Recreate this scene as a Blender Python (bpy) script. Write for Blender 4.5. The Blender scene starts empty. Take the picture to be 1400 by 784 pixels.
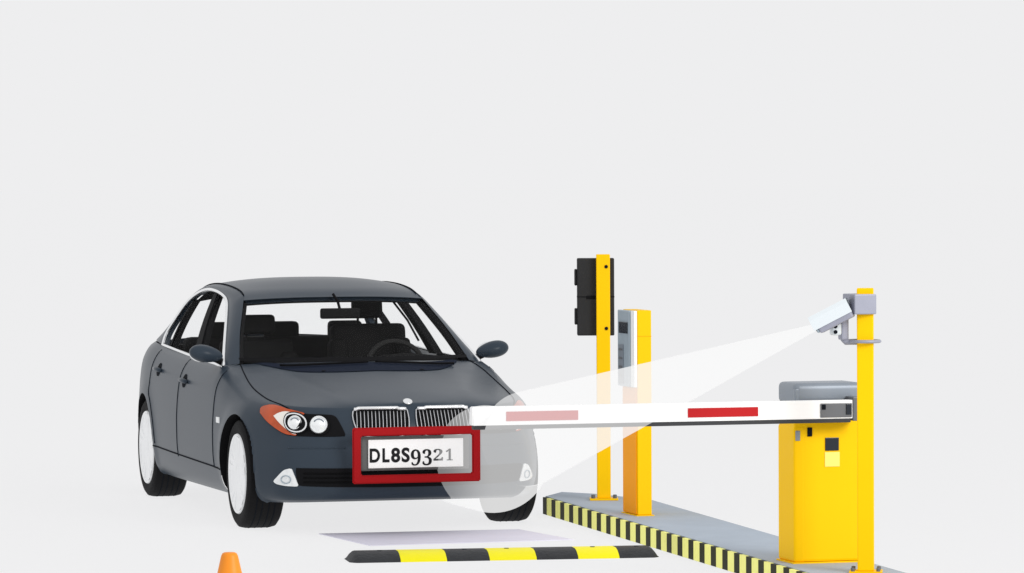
import bpy, bmesh, math, random
import numpy as np
from mathutils import Vector, Matrix
from mathutils.bvhtree import BVHTree

random.seed(4)
scene = bpy.context.scene
COL = scene.collection
PI = math.pi

# ------------------------------------------------------------------ materials
def srgb(r, g, b):
    def f(c):
        c /= 255.0
        return c / 12.92 if c <= 0.04045 else ((c + 0.055) / 1.055) ** 2.4
    return (f(r), f(g), f(b), 1.0)

def mat(name, col, rough=0.5, metal=0.0, spec=0.35, coat=0.0, bump=0.0, bump_scale=60.0, vary=0.0, vary_scale=3.0):
    m = bpy.data.materials.new(name); m.use_nodes = True
    nt = m.node_tree; b = nt.nodes['Principled BSDF']
    if len(col) == 3: col = (*col, 1.0)
    b.inputs['Base Color'].default_value = col
    b.inputs['Roughness'].default_value = rough
    b.inputs['Metallic'].default_value = metal
    b.inputs['Specular IOR Level'].default_value = spec
    b.inputs['Coat Weight'].default_value = coat
    b.inputs['Coat Roughness'].default_value = 0.08
    if vary or bump:
        tc = nt.nodes.new('ShaderNodeTexCoord')
    if vary:
        n = nt.nodes.new('ShaderNodeTexNoise'); n.inputs['Scale'].default_value = vary_scale; n.inputs['Detail'].default_value = 5
        nt.links.new(tc.outputs['Object'], n.inputs['Vector'])
        mx = nt.nodes.new('ShaderNodeMix'); mx.data_type = 'RGBA'
        mx.inputs['A'].default_value = tuple(c * (1 - vary) for c in col[:3]) + (1,)
        mx.inputs['B'].default_value = tuple(min(1, c * (1 + vary)) for c in col[:3]) + (1,)
        nt.links.new(n.outputs['Fac'], mx.inputs['Factor'])
        nt.links.new(mx.outputs['Result'], b.inputs['Base Color'])
    if bump:
        n2 = nt.nodes.new('ShaderNodeTexNoise'); n2.inputs['Scale'].default_value = bump_scale; n2.inputs['Detail'].default_value = 4
        nt.links.new(tc.outputs['Object'], n2.inputs['Vector'])
        bp = nt.nodes.new('ShaderNodeBump'); bp.inputs['Strength'].default_value = bump; bp.inputs['Distance'].default_value = 0.01
        nt.links.new(n2.outputs['Fac'], bp.inputs['Height']); nt.links.new(bp.outputs['Normal'], b.inputs['Normal'])
    return m

M = {}
M['paint'] = mat('slate_paint', (0.035, 0.048, 0.065), 0.30, 0.0, 0.5, 0.0, vary=0.10, vary_scale=1.3)
M['paint'].node_tree.nodes['Principled BSDF'].inputs['IOR'].default_value = 1.22
M['navy'] = mat('navy_cowl', (0.012, 0.017, 0.032), 0.75, 0, 0.04)
M['black'] = mat('black_plastic', (0.006, 0.006, 0.007), 0.7, 0, 0.08)
M['interior'] = mat('dark_cabin', (0.0055, 0.0055, 0.006), 0.85, 0, 0.05, vary=0.5, vary_scale=9)
M['seat'] = mat('charcoal_upholstery', (0.008, 0.008, 0.0085), 0.8, 0, 0.1, vary=0.4, vary_scale=14)
M['rubber'] = mat('tyre_rubber', (0.008, 0.008, 0.009), 0.75, 0, 0.12, bump=0.25, bump_scale=90, vary=0.3, vary_scale=12)
M['seam'] = mat('panel_gap', (0.008, 0.010, 0.014), 0.8, 0, 0.05)
M['alloy'] = mat('silver_alloy', (0.88, 0.89, 0.90), 0.35, 0.1, 0.5, vary=0.05, vary_scale=9)
M['alloy_in'] = mat('rim_barrel', (0.34, 0.36, 0.38), 0.5, 0.1, 0.4)
M['chrome'] = mat('chrome', (0.86, 0.87, 0.88), 0.12, 0.85, 0.5)
M['steel'] = mat('dull_steel', (0.50, 0.51, 0.53), 0.35, 0.4, 0.4)
M['orange_lens'] = mat('amber_lens', srgb(182, 74, 28), 0.22, 0, 0.4, vary=0.35, vary_scale=16)
M['reflector'] = mat('lamp_reflector', (0.86, 0.82, 0.76), 0.25, 0.15, 0.5)
M['lamp'] = mat('lamp_glass', (0.80, 0.82, 0.84), 0.18, 0.2, 0.5, vary=0.22, vary_scale=28)
M['plate'] = mat('plate_white', (0.92, 0.92, 0.92), 0.45, 0, 0.3)
M['plate_holder'] = mat('plate_holder_grey', (0.12, 0.12, 0.12), 0.55, 0, 0.3)
M['ink'] = mat('plate_ink', (0.012, 0.012, 0.014), 0.6, 0, 0.1)
M['ink_grey'] = mat('plate_ink_grey', (0.055, 0.055, 0.06), 0.6, 0, 0.1)  # lighter grey for the last two figures
M['red'] = mat('red_frame', srgb(156, 8, 16), 0.5, 0, 0.12, vary=0.12, vary_scale=6)
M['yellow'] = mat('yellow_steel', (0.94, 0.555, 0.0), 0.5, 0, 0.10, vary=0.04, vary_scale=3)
M['orange'] = mat('shaded_yellow_steel', (0.95, 0.36, 0.0), 0.5, 0, 0.10, vary=0.05, vary_scale=4)  # deeper tone of the yellow pillar, side shade put into the colour
M['signal'] = mat('signal_box_black', (0.016, 0.016, 0.017), 0.5, 0, 0.25, vary=0.25, vary_scale=7)
M['grey_metal'] = mat('grey_metal', srgb(128, 136, 146), 0.4, 0.2, 0.4, vary=0.08, vary_scale=7)
M['dark_grey'] = mat('dark_grey_metal', srgb(98, 100, 104), 0.45, 0.1, 0.35, vary=0.08, vary_scale=12)
M['rubber_grey'] = mat('dark_rubber', (0.045, 0.046, 0.05), 0.6, 0, 0.2)
M['pale_metal'] = mat('pale_blue_metal', srgb(158, 172, 182), 0.4, 0.15, 0.4, vary=0.12, vary_scale=9)
M['cam_white'] = mat('camera_white', (0.68, 0.73, 0.76), 0.4, 0, 0.35)
M['cam_grey'] = mat('camera_grey', srgb(150, 152, 166), 0.45, 0.1, 0.35, vary=0.08, vary_scale=16)
M['glass_dark'] = mat('dark_display', (0.010, 0.014, 0.022), 0.2, 0, 0.4)
M['white'] = mat('white_enamel', (0.92, 0.92, 0.92), 0.4, 0, 0.3)
M['stripe_red'] = mat('red_stripe', srgb(182, 20, 26), 0.5, 0, 0.2)
M['paper'] = mat('pale_sticker', srgb(236, 228, 120), 0.6, 0, 0.15)
M['deck'] = mat('island_concrete', srgb(166, 176, 188), 0.75, 0, 0.2, bump=0.15, bump_scale=70, vary=0.10, vary_scale=5)
M['kerb_y'] = mat('kerb_yellow', srgb(255, 252, 146), 0.6, 0, 0.2, vary=0.06, vary_scale=20)
M['kerb_b'] = mat('kerb_black', (0.020, 0.021, 0.006), 0.6, 0, 0.15, vary=0.3, vary_scale=20)
M['bump_b'] = mat('bump_rubber', (0.030, 0.032, 0.036), 0.6, 0, 0.25, bump=0.5, bump_scale=45, vary=0.3, vary_scale=18)
M['bump_y'] = mat('bump_yellow', srgb(250, 240, 8), 0.5, 0, 0.25, bump=0.3, bump_scale=45)
M['pad'] = mat('lilac_patch', srgb(224, 222, 236), 0.7, 0, 0.2, vary=0.06, vary_scale=2.2)
M['cone'] = mat('cone_orange', srgb(236, 140, 32), 0.45, 0, 0.3, vary=0.08, vary_scale=8)

def glass_mat(name, tint, gloss):
    m = bpy.data.materials.new(name); m.use_nodes = True; nt = m.node_tree
    for n in list(nt.nodes): nt.nodes.remove(n)
    o = nt.nodes.new('ShaderNodeOutputMaterial'); t = nt.nodes.new('ShaderNodeBsdfTransparent')
    g = nt.nodes.new('ShaderNodeBsdfGlossy'); mx = nt.nodes.new('ShaderNodeMixShader')
    t.inputs[0].default_value = (*tint, 1); g.inputs['Roughness'].default_value = 0.03
    mx.inputs[0].default_value = gloss
    nt.links.new(t.outputs[0], mx.inputs[1]); nt.links.new(g.outputs[0], mx.inputs[2]); nt.links.new(mx.outputs[0], o.inputs[0])
    return m
M['glass'] = glass_mat('clear_glass', (0.99, 0.995, 0.995), 0.012)

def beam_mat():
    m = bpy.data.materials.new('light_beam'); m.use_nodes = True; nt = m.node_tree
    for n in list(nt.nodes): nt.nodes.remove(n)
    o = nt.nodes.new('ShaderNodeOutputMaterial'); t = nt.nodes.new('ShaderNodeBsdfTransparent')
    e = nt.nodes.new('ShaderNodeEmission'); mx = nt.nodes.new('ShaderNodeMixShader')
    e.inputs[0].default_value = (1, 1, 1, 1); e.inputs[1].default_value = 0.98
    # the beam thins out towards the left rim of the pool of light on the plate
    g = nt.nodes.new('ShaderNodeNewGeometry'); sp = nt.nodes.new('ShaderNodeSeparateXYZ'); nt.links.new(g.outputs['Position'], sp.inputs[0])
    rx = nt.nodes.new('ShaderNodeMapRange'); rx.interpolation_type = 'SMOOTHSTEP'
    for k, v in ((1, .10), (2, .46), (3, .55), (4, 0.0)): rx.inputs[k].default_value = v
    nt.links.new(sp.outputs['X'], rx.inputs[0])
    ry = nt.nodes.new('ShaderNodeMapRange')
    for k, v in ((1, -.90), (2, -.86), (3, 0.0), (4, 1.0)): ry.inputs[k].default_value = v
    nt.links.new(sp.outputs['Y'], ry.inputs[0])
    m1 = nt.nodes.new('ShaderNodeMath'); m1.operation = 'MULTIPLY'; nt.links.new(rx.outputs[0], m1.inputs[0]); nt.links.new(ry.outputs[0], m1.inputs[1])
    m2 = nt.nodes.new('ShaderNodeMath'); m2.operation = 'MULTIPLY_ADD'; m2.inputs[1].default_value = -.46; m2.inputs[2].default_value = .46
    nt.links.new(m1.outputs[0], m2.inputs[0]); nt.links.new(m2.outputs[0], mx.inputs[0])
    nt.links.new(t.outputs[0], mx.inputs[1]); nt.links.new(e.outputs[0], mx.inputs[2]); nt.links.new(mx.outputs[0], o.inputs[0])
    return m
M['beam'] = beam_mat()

def ground_mat():
    # pale floor made translucent and lit from below, added to wash out shadows
    m = bpy.data.materials.new('shadowless_floor'); m.use_nodes = True; nt = m.node_tree
    for n in list(nt.nodes): nt.nodes.remove(n)
    o = nt.nodes.new('ShaderNodeOutputMaterial')
    t = nt.nodes.new('ShaderNodeBsdfTranslucent'); d = nt.nodes.new('ShaderNodeBsdfDiffuse'); mx = nt.nodes.new('ShaderNodeMixShader')
    t.inputs[0].default_value = (1, 1, 1, 1); d.inputs[0].default_value = (0.97, 0.97, 0.97, 1)
    mx.inputs[0].default_value = 0.085
    nt.links.new(t.outputs[0], mx.inputs[1]); nt.links.new(d.outputs[0], mx.inputs[2]); nt.links.new(mx.outputs[0], o.inputs[0])
    return m
M['ground'] = ground_mat()

# ------------------------------------------------------------------ object helpers
def empty(name, loc, label, cat, group=None, rotz=0.0):
    o = bpy.data.objects.new(name, None); COL.objects.link(o)
    o.location = loc; o.rotation_euler = (0, 0, rotz); o.empty_display_size = 0.1
    o['label'] = label; o['category'] = cat
    if group: o['group'] = group
    bpy.context.view_layer.update()
    return o

def root_world(p):
    m = Matrix.Identity(4)
    while p is not None:
        m = (Matrix.Translation(p.location) @ p.rotation_euler.to_matrix().to_4x4()) @ m
        p = p.parent
    return m

def link(name, bm, material, parent=None, smooth=False, local=False, angle=None):
    """mesh object from bmesh whose coordinates are world coordinates (or local to the parent)"""
    if parent is not None and not local:
        bm.transform(root_world(parent).inverted())
    me = bpy.data.meshes.new(name)
    bmesh.ops.recalc_face_normals(bm, faces=bm.faces) if angle != 'keep' else None
    bm.to_mesh(me); bm.free()
    if isinstance(material, (list, tuple)):
        for x in material: me.materials.append(x)
    else: me.materials.append(material)
    o = bpy.data.objects.new(name, me); COL.objects.link(o)
    if parent is not None: o.parent = parent
    if smooth:
        for p in me.polygons: p.use_smooth = True
        if isinstance(angle, (int, float)):
            me.set_sharp_from_angle(angle=math.radians(angle))
    return o

def bm_box(bm, x0, x1, y0, y1, z0, z1, bev=0.0, seg=2, mi=0, M4=None):
    b = bmesh.new()
    bmesh.ops.create_cube(b, size=1.0)
    bmesh.ops.scale(b, vec=(x1 - x0, y1 - y0, z1 - z0), verts=b.verts)
    bmesh.ops.translate(b, vec=((x0 + x1) / 2, (y0 + y1) / 2, (z0 + z1) / 2), verts=b.verts)
    if bev: bmesh.ops.bevel(b, geom=list(b.edges), offset=bev, segments=seg, profile=0.6, affect='EDGES')
    if M4 is not None: b.transform(M4)
    for f in b.faces: f.material_index = mi
    merge(bm, b)

def merge(bm, b):
    vm = {}
    for v in b.verts: vm[v] = bm.verts.new(v.co)
    for f in b.faces:
        try:
            nf = bm.faces.new([vm[v] for v in f.verts]); nf.material_index = f.material_index; nf.smooth = f.smooth
        except ValueError: pass
    b.free()

def box(*a, **k):
    bm = bmesh.new(); bm_box(bm, *a, **k); return bm

def bm_tube(bm, pts, r, seg=8, closed=False):
    pts = [Vector(p) for p in pts]; n = len(pts); rings = []
    prev = None
    for i, p in enumerate(pts):
        if closed: t = (pts[(i + 1) % n] - pts[i - 1])
        else: t = pts[min(i + 1, n - 1)] - pts[max(i - 1, 0)]
        if t.length < 1e-9: t = Vector((0, 0, 1))
        t.normalize()
        if prev is None:
            a = Vector((0, 0, 1)) if abs(t.z) < 0.9 else Vector((1, 0, 0))
            nrm = t.cross(a).normalized()
        else:
            nrm = (prev - t * prev.dot(t)); nrm = nrm.normalized() if nrm.length > 1e-6 else t.orthogonal().normalized()
        prev = nrm; bn = t.cross(nrm)
        rr = r[i] if isinstance(r, (list, tuple)) else r
        rings.append([bm.verts.new(p + (nrm * math.cos(2 * PI * k / seg) + bn * math.sin(2 * PI * k / seg)) * rr) for k in range(seg)])
    m = n if closed else n - 1
    for i in range(m):
        A, B = rings[i], rings[(i + 1) % n]
        for k in range(seg):
            bm.faces.new((A[k], A[(k + 1) % seg], B[(k + 1) % seg], B[k]))
    if not closed:
        bm.faces.new(rings[0][::-1]); bm.faces.new(rings[-1])

def tube(pts, r, seg=8, closed=False):
    bm = bmesh.new(); bm_tube(bm, pts, r, seg, closed); return bm

def lathe(bm, prof, axis_o, axis='x', seg=48):
    """prof: list of (a along axis, radius)"""
    o = Vector(axis_o); rings = []
    for a, r in prof:
        ring = []
        for k in range(seg):
            t = 2 * PI * k / seg; c, s = math.cos(t) * r, math.sin(t) * r
            v = {'x': (a, c, s), 'y': (c, a, s), 'z': (c, s, a)}[axis]
            ring.append(bm.verts.new(o + Vector(v)))
        rings.append(ring)
    for A, B in zip(rings, rings[1:]):
        for k in range(seg):
            bm.faces.new((A[k], A[(k + 1) % seg], B[(k + 1) % seg], B[k]))
    for ring in (rings[0], rings[-1]):
        if (ring[0].co - ring[seg // 2].co).length > 1e-5: bm.faces.new(ring)
    bmesh.ops.remove_doubles(bm, verts=bm.verts, dist=1e-6)

def grid(bm, rows, mi=0):
    """rows of points -> quads"""
    V = [[bm.verts.new(p) for p in r] for r in rows]
    for a, b in zip(V, V[1:]):
        for i in range(len(a) - 1):
            f = bm.faces.new((a[i], a[i + 1], b[i + 1], b[i])); f.material_index = mi
    return V

def cr(pts, n):
    """catmull-rom through pts, n samples evenly along the chord"""
    P = np.array(pts, float)
    d = np.r_[0, np.cumsum(np.linalg.norm(np.diff(P, axis=0), axis=1))]
    Pe = np.vstack([2 * P[0] - P[1], P, 2 * P[-1] - P[-2]])
    out = []
    for s in np.linspace(0, d[-1], n):
        i = min(max(np.searchsorted(d, s, side='right') - 1, 0), len(P) - 2)
        t = (s - d[i]) / (d[i + 1] - d[i])
        p0, p1, p2, p3 = Pe[i], Pe[i + 1], Pe[i + 2], Pe[i + 3]
        out.append(0.5 * (2 * p1 + (p2 - p0) * t + (2 * p0 - 5 * p1 + 4 * p2 - p3) * t * t + (-p0 + 3 * p1 - 3 * p2 + p3) * t ** 3))
    return np.array(out)

def itp(x, xs, ys): return float(np.interp(x, xs, ys))
def sitp(x, xs, ys):
    """smooth (monotone-ish) interpolation"""
    i = int(np.clip(np.searchsorted(xs, x) - 1, 0, len(xs) - 2))
    def slope(j):
        if j <= 0: return (ys[1] - ys[0]) / (xs[1] - xs[0])
        if j >= len(xs) - 1: return (ys[-1] - ys[-2]) / (xs[-1] - xs[-2])
        a = (ys[j] - ys[j - 1]) / (xs[j] - xs[j - 1]); b = (ys[j + 1] - ys[j]) / (xs[j + 1] - xs[j])
        return 0 if a * b <= 0 else 2 * a * b / (a + b)
    h = xs[i + 1] - xs[i]; t = min(max((x - xs[i]) / h, 0), 1)
    return ((2 * t ** 3 - 3 * t ** 2 + 1) * ys[i] + (t ** 3 - 2 * t ** 2 + t) * h * slope(i)
            + (-2 * t ** 3 + 3 * t ** 2) * ys[i + 1] + (t ** 3 - t ** 2) * h * slope(i + 1))

# ------------------------------------------------------------------ setting
bm = bmesh.new()
grid(bm, [[(-400, -60, 0), (400, -60, 0)], [(-400, 900, 0), (400, 900, 0)]])
g = link('ground', bm, M['ground']); g['kind'] = 'structure'

# ================================================================== CAR
car = empty('car', (0, 1.4, 0), 'dark slate grey four door saloon car with amber cornered headlights, facing the barrier', 'car')
WB = 2.76; ZC = 0.315; RA = 0.352
# plan outline of the body, +x half, nose to tail
PLAN = [(0, -.80), (.15, -.797), (.30, -.785), (.44, -.755), (.56, -.71), (.66, -.65), (.735, -.575), (.79, -.485), (.832, -.38), (.862, -.26), (.882, -.13), (.893, 0),
        (.902, .35), (.907, 1.0), (.908, 1.8), (.902, 2.4), (.893, 2.76), (.868, 3.02), (.828, 3.25), (.775, 3.45), (.70, 3.61), (.62, 3.705), (.42, 3.74), (.2, 3.752), (0, 3.755)]
dense = cr(PLAN, 4000)
def plan_at_y(y):                       # side only
    seg = dense[(dense[:, 1] > -.3) & (dense[:, 1] < 3.2)]
    return np.interp(y, seg[:, 1], seg[:, 0])
YB = [.56, 1.62, 2.58]                  # door shut lines
i0 = int(np.argmin(np.abs(dense[:, 1] + .26) + (dense[:, 0] < .5) * 9)); i1 = int(np.argmin(np.abs(dense[:, 1] - 3.1) + (dense[:, 0] < .5) * 9))
def resample(P, step):
    d = np.r_[0, np.cumsum(np.linalg.norm(np.diff(P, axis=0), axis=1))]
    s = np.linspace(0, d[-1], int(d[-1] / step) + 1)
    return np.c_[np.interp(s, d, P[:, 0]), np.interp(s, d, P[:, 1])]
front = resample(dense[:i0 + 1], .022); rear = resample(dense[i1:], .04)
ys = []
kn = [front[-1, 1]] + YB + [rear[0, 1]]
for a, b in zip(kn, kn[1:]):
    n = max(2, int(round((b - a) / .022))); ys += list(np.linspace(a, b, n, endpoint=False))
ys = ys[1:]
side = np.array([(plan_at_y(y), y) for y in ys])
half = np.vstack([front, side, rear])
NH = len(half)
# outward normals in plan
tan = np.gradient(half, axis=0); tan /= np.linalg.norm(tan, axis=1)[:, None]
nor = np.c_[-tan[:, 1], tan[:, 0]] * -1.0
nor = np.where((nor[:, :1] * half[:, :1] + nor[:, 1:] * (half[:, 1:] - 1.4)) < 0, -nor, nor)
nor[0] = (0, -1); nor[-1] = (0, 1)
TOPX = [-.80, -.5, -.25, 0, .25, .45, .68, 1.2, 2.0, 2.6, 3.0, 3.4, 3.76]
TOPZ = [.722, .735, .752, .785, .835, .885, .925, .932, .945, .965, .985, .985, .955]
BOTX = [-.80, -.62, -.5, -.3, .2, 2.4, 3.2, 3.76]
BOTZ = [.190, .180, .175, .17, .17, .165, .20, .26]
TT = [0, .03, .09, .18, .34, .50, .62, .74, .84, .92, .97, 1.0]
IN_S = [.085, .058, .030, .014, .002, 0, .004, .012, .025, .050, .078, .110]
IN_N = [.10, .05, .020, .004, .000, .012, .034, .056, .072, .090, .103, .118]
IN_R = [.10, .06, .03, .01, .0, .01, .02, .035, .05, .075, .10, .13]
ts = sorted(set(list(np.linspace(0, 1, 41)) + [.03, .97, .985]))
def wfront(y): return float(np.clip((-.12 - y) / .40, 0, 1)) ** 1.0
def wrear(y): return float(np.clip((y - 3.2) / .3, 0, 1))
def body_pt(i, t):
    x, y = half[i]; nx, ny = nor[i]
    a, b = wfront(y), wrear(y)
    ins = (1 - a - b) * sitp(t, TT, IN_S) + a * sitp(t, TT, IN_N) + b * sitp(t, TT, IN_R)
    # crisp crease half-way up the flank, fading over the arches
    zb, zt = sitp(y, BOTX, BOTZ), sitp(y, TOPX, TOPZ)
    z = zb + (zt - zb) * t
    # slight flare round the wheels
    for yw in (0, WB):
        r = math.hypot(y - yw, z - ZC)
        if abs(x) > .7: ins -= .010 * math.exp(-((r - RA) / .07) ** 2)
    return Vector((x - nx * ins if i not in (0, NH - 1) else 0.0, y - ny * ins, z))
PTS = [[body_pt(i, t) for i in range(NH)] for t in ts]
NT = len(ts)
TOPR = PTS[-1]

def in_arch(p, R=RA):
    return abs(p.x) > .55 and min(math.hypot(p.y, p.z - ZC), math.hypot(p.y - WB, p.z - ZC)) < R

t_sill = min(range(NT), key=lambda k: abs(ts[k] - .20))
def face_class(k, i):
    """which panel a quad between rows k,k+1 and columns i,i+1 belongs to"""
    y = (half[i][1] + half[i + 1][1]) / 2
    if half[i][0] < .6 or k < t_sill: return 'body'
    if YB[0] < y < YB[1]: return 'front'
    if YB[1] < y < YB[2]:
        p = PTS[k][i]
        if math.hypot(y - WB, p.z - ZC) < RA + .05: return 'body'
        return 'rear'
    return 'body'

def panel(name, sgn_list, cls):
    bm = bmesh.new()
    for sgn in sgn_list:
        cache = {}
        def V(k, i):
            key = (k, i)
            if key not in cache:
                p = PTS[k][i].copy()
                for yw in (0, WB):
                    if abs(p.x) > .55:
                        dy, dz = p.y - yw, p.z - ZC; r = math.hypot(dy, dz)
                        if RA - .05 < r < RA and r > 1e-4:
                            p.y = yw + dy / r * RA; p.z = ZC + dz / r * RA
                cache[key] = bm.verts.new((p.x * sgn, p.y, p.z))
            return cache[key]
        for k in range(NT - 1):
            for i in range(NH - 1):
                if face_class(k, i) != cls: continue
                quad = [PTS[k][i], PTS[k][i + 1], PTS[k + 1][i + 1], PTS[k + 1][i]]
                if all(in_arch(q, RA - .0005) for q in quad): continue
                vs = [V(k, i), V(k, i + 1), V(k + 1, i + 1), V(k + 1, i)]
                try: bm.faces.new(vs)
                except ValueError: pass
    bmesh.ops.remove_doubles(bm, verts=bm.verts, dist=1e-5)
    return bm

# top caps : hood and boot lid built inward from the top ring to a spine
i_cowl = min(range(NH), key=lambda i: abs(TOPR[i].y - .70) + (TOPR[i].x < .5) * 9)
i_deck = min(range(NH), key=lambda i: abs(TOPR[i].y - 3.10) + (TOPR[i].x < .5) * 9)
SPY = [-.685, -.4, 0, .42]; SPZ = [.742, .806, .880, .945]
def hood_pt(i, u):
    p = TOPR[i]
    d = i / i_cowl
    # spine param by accumulated y
    q = (p.y - TOPR[0].y) / (TOPR[i_cowl].y - TOPR[0].y)
    nose = max(0.0, 1 - q / .10)
    yq = -.66 + (.42 + .66) * (0.12 * d + 0.88 * q ** .93)
    zq = sitp(yq, SPY, SPZ)
    x = p.x * (1 - u); y = p.y + (yq - p.y) * u
    z = p.z + (zq - p.z) * (1 - (1 - u) ** 2.0)
    # twin creases running to the grille
    cx = abs(x) - (.36 + .22 * q)
    z += .006 * math.exp(-(cx / .05) ** 2) * min(1, u * 4) * min(1, q * 4)
    return Vector((x, y, z))
US = [0, .015, .035, .06, .10] + list(np.linspace(.16, 1, 22))
UH = 4
def hood_mesh(u_from, u_to):
    bm = bmesh.new()
    for sgn in (1, -1):
        rows = []
        for u in US[u_from:u_to + 1]:
            rows.append([Vector((hood_pt(i, u).x * sgn, hood_pt(i, u).y, hood_pt(i, u).z)) for i in range(i_cowl + 1)])
        grid(bm, rows)
    bmesh.ops.remove_doubles(bm, verts=bm.verts, dist=1e-5)
    return bm
def deck_mesh():
    bm = bmesh.new()
    for sgn in (1, -1):
        rows = []
        for u in np.linspace(0, 1, 12):
            r = []
            for i in range(i_deck, NH):
                p = TOPR[i]; q = (p.y - TOPR[i_deck].y) / (TOPR[-1].y - TOPR[i_deck].y)
                yq = 3.22 + .40 * q; zq = 1.025 - .03 * q
                r.append((p.x * (1 - u) * sgn, p.y + (yq - p.y) * u, p.z + (zq - p.z) * (1 - (1 - u) ** 2)))
            rows.append(r)
        grid(bm, rows)
    bmesh.ops.remove_doubles(bm, verts=bm.verts, dist=1e-5)
    return bm

bm = panel('body', (1, -1), 'body'); merge(bm, hood_mesh(0, UH)); merge(bm, deck_mesh())
# cover the last bit of nose between the hood spine and ring
bmesh.ops.remove_doubles(bm, verts=bm.verts, dist=2e-5)
full = panel('x', (1, -1), 'body')
for c in ('front', 'rear'): merge(full, panel('x', (1, -1), c))
merge(full, hood_mesh(0, len(US) - 1))
full.normal_update(); BVH = BVHTree.FromBMesh(full)
body = link('body', bm, M['paint'], car, smooth=True, angle=42)
hood = link('hood', hood_mesh(UH, len(US) - 1), M['paint'], car, smooth=True, angle=42)

def hit(o, d):
    r = BVH.ray_cast(Vector(o), Vector(d))
    return r[0], r[1]
def on_front(x, z, off=0.0):
    """point on the nose seen straight from the front"""
    h, n = hit((x, -3, z), (0, 1, 0))
    if h is None: return Vector((x, -.45, z - .0))
    if n.y > 0: n = -n
    return h + n * off
def on_side(y, z, s, off=0.0):
    h, n = hit((3 * s, y, z), (-s, 0, 0))
    if h is None: return Vector((.9 * s, y, z))
    if n.x * s < 0: n = -n
    return h + n * off
def on_top(x, y, off=0.0):
    h, n = hit((x, y, 3), (0, 0, -1))
    if h is None: return Vector((x, y, .9))
    if n.z < 0: n = -n
    return h + n * off

def seam(pts, r=.0032): return tube(pts, r, 6)

doors = {}
for s, nm in ((-1, 'r'), (1, 'l')):
    for cls in ('front', 'rear'):
        d = link('door', panel('door', (s,), cls), M['paint'], car, smooth=True, angle=42)
        doors[(s, cls)] = d
        hy, hz = (1.47, .80) if cls == 'front' else (2.33, .835)
        hb = bmesh.new()
        c = on_side(hy, hz, s)
        # dark patch painting the shade behind the handle, body coloured grip over it
        sc = bmesh.new()
        rows = []
        for a in np.linspace(0, 1, 6):
            rows.append([on_side(hy + .055 * math.cos(2 * PI * b / 16) * a, hz + .042 * math.sin(2 * PI * b / 16) * a, s, .003) for b in range(17)])
        grid(sc, rows); bmesh.ops.remove_doubles(sc, verts=sc.verts, dist=1e-5)
        bm_tube(hb, [c + Vector((0.004 * s, -.10, -.004)), c + Vector((.014 * s, -.085, 0)), c + Vector((.020 * s, 0, .004)), c + Vector((.014 * s, .085, .004)), c + Vector((.004 * s, .10, .002))],
                [.010, .014, .015, .014, .010], 10)
        h = link('handle', hb, M['paint'], d, smooth=True)
        link('handle_shade', sc, M['seam'], d, smooth=True)
        # shut lines
        sm = bmesh.new()
        y0, y1 = (YB[0], YB[1]) if cls == 'front' else (YB[1], YB[2])
        zt = lambda y: sitp(y, TOPX, TOPZ) - .012
        bm_tube(sm, [on_side(y0, z, s, .0005) for z in np.linspace(.325, zt(y0), 24)], .0033, 6)
        if cls == 'front':
            bm_tube(sm, [on_side(y, .325 + .012 * (y - .5), s, .0005) for y in np.linspace(y0, y1, 30)], .005, 6)
        else:
            pts = []
            for y in np.linspace(y0, 2.42, 24):
                pts.append(on_side(y, .325 + .012 * (y - .5), s, .0005))
            bm_tube(sm, pts, .005, 6)
            arc = [on_side(WB - math.cos(a) * (RA + .055), ZC + math.sin(a) * (RA + .055), s, .0005) for a in np.linspace(.12, 1.05, 14)]
            bm_tube(sm, arc + [on_side(YB[2], z, s, .0005) for z in np.linspace(arc[-1].z + .03, zt(YB[2]), 14)], .0033, 6)
        link('shut_line', sm, M['seam'], d, smooth=True)

# sill line continuing forward, hood shut line
for s in (-1, 1):
    link('shut_line', tube([on_side(y, .318 + .01 * y, s, .0005) for y in np.linspace(.365, YB[0], 8)], .005, 6), M['seam'], body)
    pts = [on_top(s * q[0], q[1], .0005) for q in cr([(.712, .66), (.740, .40), (.752, .10), (.735, -.20), (.70, -.40), (.655, -.53)], 40)]
    link('shut_line', tube(pts, .0042, 6), M['seam'], hood)

# patch helper: conform a polygon (x,z) to the nose
def patch_front(poly, off, n=14, thick=.006, centre=None):
    """fan of rings from the centroid, conformed to the nose, with a skirt back into the body"""
    P = np.array(poly, float); c = P.mean(axis=0) if centre is None else np.array(centre)
    d = np.vstack([P, P[:1]]); L = np.r_[0, np.cumsum(np.linalg.norm(np.diff(d, axis=0), axis=1))]
    N = max(24, int(L[-1] / .012)); s = np.linspace(0, L[-1], N, endpoint=False)
    B = np.c_[np.interp(s, L, d[:, 0]), np.interp(s, L, d[:, 1])]
    bm = bmesh.new(); rows = []
    for f in np.linspace(0.02, 1, n):
        r = [on_front(*(c + (b - c) * f), off) for b in B]; rows.append(r + r[:1])
    back = [on_front(b[0], b[1], -.01) for b in B]; rows.append(back + back[:1])
    grid(bm, rows); bmesh.ops.remove_doubles(bm, verts=bm.verts, dist=1e-5)
    return bm
def ell(cx, cz, rx, rz, n=40, a0=0): return [(cx + rx * math.cos(a0 + 2 * PI * k / n), cz + rz * math.sin(a0 + 2 * PI * k / n)) for k in range(n)]
def spl(pts, n=60):
    q = cr(list(pts) + [pts[0]], n + 1)[:-1]; return [tuple(x) for x in q]

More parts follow.
